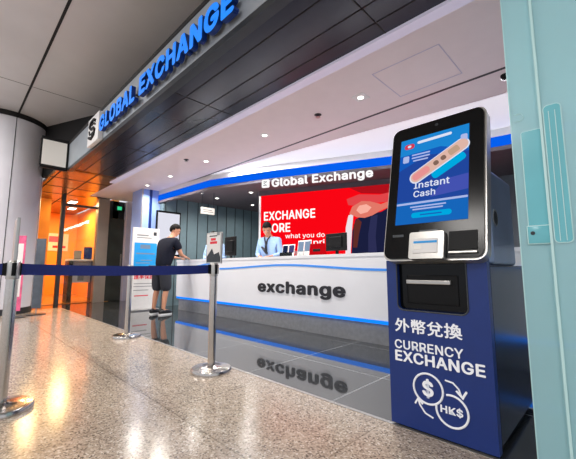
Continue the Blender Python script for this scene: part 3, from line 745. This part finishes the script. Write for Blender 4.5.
# ------------------------------------------------------------------ orange lit shop at the far left
mb = MB(); mb.box(-13.95, -13.8, -1, 3.4, 0, 2.86, 'orange'); struct(mb, 'wall_far')
mb = MB(); mb.box(-13.8, -10.0, -1, -.85, 0, 2.86, 'orange'); mb.box(-13.8, -10.1, 3.15, 3.3, 0, 2.86, 'orange'); struct(mb, 'wall_side')
mb = MB(); mb.box(-11.2, -11.05, -.85, 1.86, 0, 2.8, 'orange'); struct(mb, 'wall_partition')
mb = MB(); mb.box(-13.8, -10.05, -.85, 3.15, 0, .012, 'orangefl'); struct(mb, 'floor')
mb = MB(); mb.box(-10.1, -9.98, 1.90, 1.99, 0, 2.8, 'lip', .01); struct(mb, 'trim_8')
mb = MB(); mb.box(-10.05, -10.035, 1.98, 2.74, 0, 2.5, 'glass'); mb.box(-10.07, -10.02, 1.98, 2.74, 2.5, 2.56, 'lip'); struct(mb, 'window_2')
mb = MB(); mb.box(-10.15, -9.95, 2.74, 3.02, 0, 2.8, 'taupe', .006); struct(mb, 'trim_9')
mb = MB(); mb.box(-10.2, -10.1, 3.02, 3.5, 0, 2.8, 'groove'); mb.box(-10.1, -10.06, 3.05, 3.47, 0, 2.3, 'doorg', .01); mb.box(-10.06, -10.02, 3.4, 3.42, .95, 1.3, 'silver'); struct(mb, 'door_1')
mb = MB(); mb.box(-10.15, -9.9, 3.46, 3.62, 0, 2.8, 'lilac', .006); struct(mb, 'trim_10')
mb = MB(); mb.box(-10.2, -8.0, 3.62, 3.7, 0, 2.8, 'officef'); struct(mb, 'wall_return')
t = thing('exit_sign', (-10.06, 3.3, 2.52), 'small green lit exit sign above the dark doorway', 'sign')
mb = MB(); mb.box(0, .03, -.14, .14, 0, .16, 'black', .004); mb.build('case', t)
mb = MB(); mb.box(.03, .033, -.06, .06, .03, .13, 'green'); mb.build('pictogram', t)
t = thing('reception_desk', (-10.5, 2.55, .012), 'pale topped desk with two black end posts inside the orange lit shop', 'desk')
mb = MB(); mb.box(-.25, .25, -.33, .36, 1.08, 1.13, 'cream', .006); mb.build('desktop', t)
for y in (-.33, .26):
    mb = MB(); mb.box(-.22, .22, y, y+.1, 0, 1.08, 'black', .006); mb.build('end_post', t)
mb = MB(); mb.box(-.1, -.06, -.23, .26, .5, 1.08, 'column', .004); mb.box(-.06, -.05, -.05, .1, .55, .95, 'kick', .004); mb.build('front_panel', t)
t = thing('desk_terminal', (-10.5, 2.45, 1.144), 'small dark terminal box on the desk in the orange shop', 'terminal')
mb = MB(); mb.box(-.08, .08, -.07, .07, 0, .02, 'black', .003); mb.build('base', t)
mb = MB(); mb.box(-.02, .02, -.09, .09, .02, .24, 'kick', .006); mb.build('screen', t)
t = thing('desk_terminal', (-10.5, 2.70, 1.144), 'larger blue grey terminal on the desk beside the grey metal pillar', 'terminal')
mb = MB(); mb.box(-.08, .08, -.07, .07, 0, .02, 'black', .003); mb.build('base', t)
mb = MB(); mb.box(-.02, .02, -.1, .1, .02, .34, 'leaf_dark', .006); mb.build('screen', t)
t = thing('wall_poster', (-13.79, 2.55, 1.5), 'pinkish white poster on the orange wall inside the far shop', 'poster')
mb = MB(); mb.box(0, .02, -.3, .35, 0, .6, 'cream', .004); mb.build('board', t)
mb = MB(); mb.box(.02, .022, -.22, .1, .3, .5, 'pink'); mb.box(.02, .022, -.1, .28, .1, .18, 'redtext'); mb.build('print', t)
for x, y, lab in ((-11.0, 2.35, 'warm square panel light nearest the glass in the orange shop'), (-12.2, 2.6, 'warm square panel light deeper in the orange shop'), (-12.4, 1.2, 'warm square panel light behind the orange partition')):
    t = thing('panel_light', (x, y, 2.794), lab, 'ceiling light', 'warm lights in the orange shop')
    mb = MB(); mb.box(-.2, .2, -.1, .1, -.02, 0, 'white', .004); mb.build('frame', t)
    mb = MB(); mb.box(-.18, .18, -.085, .085, -.023, -.02, 'lamp'); mb.build('diffuser', t)
    area('panel_lamp', (0, 0, -.03), .35, 50, (1, .62, .25), parent=t)
area('partition_fill', (-10.12, 1.5, 2.7), .3, 45, (1, .62, .25), rot=(0, R(-25), 0), spread=120)  # fill light added to brighten the orange partition

# ------------------------------------------------------------------ people
def skin_mesh(joints, edges, lev=2):
    me = bpy.data.meshes.new('s'); names = list(joints)
    me.from_pydata([joints[n][0] for n in names], [(names.index(a), names.index(b)) for a, b in edges], [])
    o = bpy.data.objects.new('s', me); COL.objects.link(o)
    md = o.modifiers.new('skin', 'SKIN'); md.use_smooth_shade = True
    for i, n in enumerate(names):
        r_ = joints[n][1]; me.skin_vertices[0].data[i].radius = r_ if isinstance(r_, tuple) else (r_, r_)
    me.skin_vertices[0].data[0].use_root = True
    sb = o.modifiers.new('sub', 'SUBSURF'); sb.levels = lev; sb.render_levels = lev
    bpy.context.view_layer.update(); dg = bpy.context.evaluated_depsgraph_get()
    out = bpy.data.meshes.new_from_object(o.evaluated_get(dg))
    g = ([v.co.copy() for v in out.vertices], [list(p.vertices) for p in out.polygons])
    bpy.data.objects.remove(o); bpy.data.meshes.remove(out); return g
def remesh(geos, vox):
    vs = []; fs = []
    for v, f in geos:
        n = len(vs); vs += v; fs += [[n+i for i in q_] for q_ in f]
    me = bpy.data.meshes.new('r'); me.from_pydata([tuple(v) for v in vs], [], fs)
    o = bpy.data.objects.new('r', me); COL.objects.link(o)
    md = o.modifiers.new('r', 'REMESH'); md.mode = 'VOXEL'; md.voxel_size = vox; md.use_smooth_shade = True
    sm = o.modifiers.new('s', 'SMOOTH'); sm.factor = .5; sm.iterations = 3
    bpy.context.view_layer.update(); dg = bpy.context.evaluated_depsgraph_get()
    out = bpy.data.meshes.new_from_object(o.evaluated_get(dg))
    g = ([v.co.copy() for v in out.vertices], [list(p.vertices) for p in out.polygons])
    bpy.data.objects.remove(o); bpy.data.meshes.remove(out); return g
def ellgeo(c, r_, X=None):
    mb = MB(); mb.ell(c, r_, 'skin', X, 24, 16); return (mb.v, mb.f)

def hand(wrist, direc, palm_n, side):
    """palm and five bent fingers as skinned chains; direc = where fingers point, palm_n = palm normal, side = thumb side"""
    d = Vector(direc).normalized(); n = Vector(palm_n).normalized(); s = Vector(side).normalized(); w = Vector(wrist)
    geos = []
    geos.append(skin_mesh({'a': (w-d*.02, (.026, .02)), 'b': (w+d*.045, (.036, .016)), 'c': (w+d*.085, (.040, .013))}, [('a', 'b'), ('b', 'c')], 1))
    for k, ln in enumerate((.074, .082, .076, .058)):
        b = w+d*.075+s*(.028-.0187*k)
        j = {'a': (b, .0095), 'b': (b+d*ln*.5+n*.006, .009), 'c': (b+d*ln*.8+n*.02, .0085), 'd': (b+d*ln*.95+n*.036, .0075)}
        geos.append(skin_mesh(j, [('a', 'b'), ('b', 'c'), ('c', 'd')], 1))
    b = w+d*.025+s*.025
    geos.append(skin_mesh({'a': (b, .012), 'b': (b+s*.03+d*.025, .0105), 'c': (b+s*.04+d*.05+n*.01, .009)}, [('a', 'b'), ('b', 'c')], 1))
    return geos

def person(loc, heading, label, J, hs=1., wear='tee', tilt=0., turn=0., strap=False, vox=.011):
    """J: joint positions in a frame where the person faces +Y, right hand is +X, feet on z=0"""
    p = thing('person', loc, label, 'person', None, heading)
    V = Vector
    g = []
    jt = {'pelvis': (J['pelvis'], (.15, .105)), 'waist': (J['waist'], (.138, .10)), 'chest': (J['chest'], (.165, .115)), 'neck0': (J['neck0'], (.075, .065)), 'neck': (J['neck'], .056), 'head': (J['head'], .06)}
    e = [('pelvis', 'waist'), ('waist', 'chest'), ('chest', 'neck0'), ('neck0', 'neck'), ('neck', 'head')]
    for s_ in 'LR':
        for n_, r_, pr in (('sh', .062, 'chest'), ('el', .042, 'sh'), ('wr', (.026, .024), 'el'), ('hip', .088, 'pelvis'), ('kn', .058, 'hip'), ('an', .038, 'kn'), ('toe', (.04, .03), 'an')):
            jt[n_+s_] = (J[n_+s_], r_); e.append((pr if pr in ('chest', 'pelvis') else pr+s_, n_+s_))
        ca = V(J['kn'+s_]).lerp(V(J['an'+s_]), .3); jt['ca'+s_] = (tuple(ca+V((0, -.012, 0))), .056)
        e.remove(('kn'+s_, 'an'+s_)); e += [('kn'+s_, 'ca'+s_), ('ca'+s_, 'an'+s_)]
    g.append(skin_mesh(jt, e))
    # head with face, built in a head frame
    XHd = Matrix.Translation(V(J['head'])) @ Matrix.Rotation(turn, 4, 'Z') @ Matrix.Rotation(-tilt, 4, 'X')
    hd_ = [((0, -.008, .035), (.076, .095, .098)), ((0, .02, -.035), (.058, .066, .075)), ((0, .062, -.072), (.03, .026, .022)), ((0, .092, -.012), (.013, .018, .018)), ((0, .088, .012), (.009, .013, .026)),
           ((0, .072, .035), (.05, .02, .012)), ((.078, -.005, .0), (.011, .02, .032)), ((-.078, -.005, .0), (.011, .02, .032)), ((0, .078, -.043), (.022, .013, .006)), ((0, .077, -.053), (.02, .013, .006))]
    for c, r_ in hd_: g.append(ellgeo(c, r_, XHd))
    for s_, sx in (('L', -1), ('R', 1)):
        el = V(J['el'+s_]); wr = V(J['wr'+s_]); d = J.get('hd'+s_, (wr-el).normalized()); g += hand(wr, d, J.get('hn'+s_, (0, 0, -1)), J.get('ht'+s_, (-sx, 0, 0)))
    v, f = remesh(g, vox)
    mb = MB(); mb.add(v, f, 'skin', None, True); body = mb.build('body', p)
    # hair: thick cap over crown, sides and back, fringe above the brow
    mb = MB(); bm = bmesh.new(); bmesh.ops.create_uvsphere(bm, u_segments=32, v_segments=24, radius=1)
    for vv in list(bm.verts):
        c_ = vv.co
        low = -.32 if c_.y < .1 else (.1 if c_.y < .55 else .38)
        if c_.y < -.35: low = -.72
        if c_.z < low: bm.verts.remove(vv)
    for vv in bm.verts:
        k = 1+.035*math.sin(vv.co.x*19)*math.cos(vv.co.y*17+vv.co.z*13)
        vv.co = V((vv.co.x*.090*k, -.014+vv.co.y*.112*k, .040+vv.co.z*.118*k))
    bmesh.ops.solidify(bm, geom=bm.faces[:], thickness=.012)
    mb.bm(bm, 'hair', XHd, True); mb.build('hair', p)
    for sx in (-1, 1):
        mb = MB(); mb.ell((sx*.03, .083, .012), (.013, .007, .0065), 'cream', XHd, 10, 8); mb.ell((sx*.03, .0885, .012), (.006, .003, .006), 'ink', XHd, 8, 6)
        mb.tube([(sx*.015, .088, .033), (sx*.03, .089, .037), (sx*.048, .08, .032)], .004, 'hair', 6, XHd)
        mb.build('eye', p)
    # shirt
    off = .042 if wear == 'tee' else .026
    js = {k_: (jt[k_][0], (jt[k_][1][0]+off, jt[k_][1][1]+off)) for k_ in ('pelvis', 'waist', 'chest')}
    js['pelvis'] = (tuple(V(J['pelvis'])+V((0, 0, -.10 if wear == 'tee' else -.03))), (.19, .145))
    js['neck0'] = (tuple(V(J['neck0'])+V((0, 0, -.01))), (.085, .078)); es = [('pelvis', 'waist'), ('waist', 'chest'), ('chest', 'neck0')]
    for s_ in 'LR':
        js['sh'+s_] = (J['sh'+s_], .096 if wear == 'tee' else .082); m_ = V(J['sh'+s_]).lerp(V(J['el'+s_]), .62 if wear == 'tee' else .98); js['sl'+s_] = (tuple(m_), .080 if wear == 'tee' else .058); es += [('chest', 'sh'+s_), ('sh'+s_, 'sl'+s_)]
        if wear != 'tee': js['cu'+s_] = (tuple(V(J['el'+s_]).lerp(V(J['wr'+s_]), .9)), .042); es.append(('sl'+s_, 'cu'+s_))
    v, f = skin_mesh(js, es); mb = MB(); mb.add(v, f, 'tee' if wear == 'tee' else 'sky', None, True); mb.build('shirt', p)
    if strap:
        mb = MB(); c = V(J['chest']); w_ = V(J['waist'])
        mb.tube([(-.07, c.y+.09, c.z+.15), (-.03, c.y+.132, c.z+.08), (.0, c.y+.142, c.z-.02), (.01, w_.y+.135, w_.z+.08)], [.012, .014, .02, .026], 'ink', 8)
        mb.tube([(.07, c.y+.09, c.z+.15), (.03, c.y+.132, c.z+.08), (.0, c.y+.142, c.z-.02)], [.012, .014, .016], 'ink', 8); mb.tube([(.10, c.y+.125, c.z-.06), (.02, c.y+.15, c.z-.12), (-.02, w_.y+.14, w_.z+.06)], [.018, .03, .02], 'ink', 8); mb.build('lanyard', p)
    # shorts or trousers
    js = {'pelvis': (tuple(V(J['pelvis'])+V((0, 0, .03))), (.165, .122))}; es = []
    for s_ in 'LR':
        js['hip'+s_] = (J['hip'+s_], .122); es.append(('pelvis', 'hip'+s_))
        if wear == 'tee': js['kn'+s_] = (tuple(V(J['hip'+s_]).lerp(V(J['kn'+s_]), 1.12)), .112); es.append(('hip'+s_, 'kn'+s_))
        else: js['kn'+s_] = (J['kn'+s_], .078); js['an'+s_] = (J['an'+s_], .062); es += [('hip'+s_, 'kn'+s_), ('kn'+s_, 'an'+s_)]
    v, f = skin_mesh(js, es); mb = MB(); mb.add(v, f, 'shorts' if wear == 'tee' else 'slack', None, True); mb.build('shorts' if wear == 'tee' else 'trousers', p)
    for s_ in 'LR':
        a = V(J['an'+s_]); t_ = V(J['toe'+s_]); d = (t_-a); d.z = 0; d.normalize(); X = Matrix.Translation((a.x, a.y, 0)) @ Matrix.Rotation(math.atan2(d.y, d.x), 4, 'Z')
        sh_ = MB(); sole = MB()
        ol = [(-.085, -.035), (-.06, -.043), (.05, -.046), (.12, -.05), (.175, -.035), (.195, 0), (.175, .035), (.12, .05), (.05, .046), (-.06, .043), (-.085, .035), (-.095, 0)]
        sole.prism(ol, .024, 'sole', X)
        sh_.tube([(-.08, 0, .055), (-.03, 0, .07), (.05, 0, .058), (.12, 0, .045), (.18, 0, .036)], [.036, .047, .043, .04, .022], 'shoe', 12, X)
        q_ = sh_.build('shoe', p); sole.build('sole', q_)
    return p

# customer leaning on the counter (faces the counter, slightly right)
Jc = dict(pelvis=(0, -.03, .93), waist=(0, .03, 1.10), chest=(0, .11, 1.36), neck0=(0, .17, 1.50), neck=(0, .20, 1.55), head=(0, .27, 1.66),
  shL=(-.185, .13, 1.42), shR=(.185, .13, 1.42), elL=(-.235, .22, 1.15), elR=(.245, .24, 1.15), wrL=(-.12, .48, 1.115), wrR=(.13, .50, 1.115),
  hipL=(-.095, -.03, .87), hipR=(.095, -.03, .87), knL=(-.12, -.02, .47), knR=(.105, .01, .47), anL=(-.15, -.06, .085), anR=(.10, -.04, .085), toeL=(-.19, .09, .04), toeR=(.12, .11, .04))
for s_, sx in (('L', -1), ('R', 1)): Jc['hn'+s_] = (0, 0, -1)
person((-6.46, 3.0, 0), R(16), 'man in dark navy t-shirt and charcoal shorts leaning on the white counter', Jc, tilt=R(24), turn=R(-42))
# clerk behind the counter, head bowed (faces the hall)
Jk = dict(pelvis=(0, 0, .96), waist=(0, .01, 1.14), chest=(0, .03, 1.40), neck0=(0, .06, 1.545), neck=(0, .08, 1.59), head=(0, .13, 1.675),
  shL=(-.19, .03, 1.46), shR=(.19, .03, 1.46), elL=(-.25, .05, 1.18), elR=(.25, .04, 1.18), wrL=(-.13, .20, 1.125), wrR=(.12, .21, 1.125),
  hipL=(-.095, 0, .90), hipR=(.095, 0, .90), knL=(-.11, .01, .49), knR=(.11, .01, .49), anL=(-.12, -.02, .085), anR=(.12, -.02, .085), toeL=(-.14, .12, .04), toeR=(.14, .12, .04))
Jk = {k_: (v_[0], v_[1], v_[2]*.965 if v_[2] > .2 else v_[2]) for k_, v_ in Jk.items()}
Jk.update(wrL=(-.13, .20, 1.118), wrR=(.12, .21, 1.118))
person((-4.74, 4.31, 0), R(180+18), 'clerk in light blue shirt with dark strap looking down behind the counter', Jk, wear='shirt', tilt=R(34), turn=R(18), strap=True)
# second clerk, mostly hidden behind the notice on the barrier post
Js = {k_: (v_[0], v_[1], v_[2]*.98 if v_[2] > .2 else v_[2]) for k_, v_ in Jk.items()}
Js.update(wrL=(-.1, .22, 1.12), wrR=(.1, .22, 1.12))
person((-6.62, 4.32, 0), R(180+30), 'second clerk in pale blue shirt mostly hidden behind the barrier post notice', Js, wear='shirt', tilt=R(25))

# ------------------------------------------------------------------ light
w = bpy.data.worlds.new('hall_ambient'); S.world = w; w.use_nodes = True
bg = w.node_tree.nodes['Background']; bg.inputs['Color'].default_value = (.80, .84, .92, 1); bg.inputs['Strength'].default_value = 1.0
for x, y in ((-6, -2), (-2, -2.6), (2, -2), (-2, -5), (-7.2, -1.6)):  # unseen fill lights added under the hall ceiling, strongest near the column
    area('hall_fill', (x, y, ZC-.02), .9, 150 if x < -7 else 85, (1, .96, .92))
area('counter_fill', (-2.6, 3.85, 2.78), 5.5, 90, (.95, .97, 1), sy=.25)  # added fill light hung below the ceiling wedge, without a fixture
area('office_fill', (-4.5, 6.4, 2.6), 1.5, 25, (.85, .95, 1))  # added fill light out of view behind the red wall

# ------------------------------------------------------------------ camera
cam = bpy.data.cameras.new('camera'); co = bpy.data.objects.new('camera', cam); COL.objects.link(co)
cam.sensor_width = 36; cam.lens = 334/576*36; cam.clip_start = .05
co.location = (0, 0, .88); co.rotation_euler = (R(90)+math.atan(39.5/334), 0, R(44.7))
S.camera = co
S.view_settings.view_transform = 'Standard'; S.view_settings.look = 'None'; S.view_settings.gamma = 1; S.view_settings.exposure = 0.
S.view_settings.use_curve_mapping = False
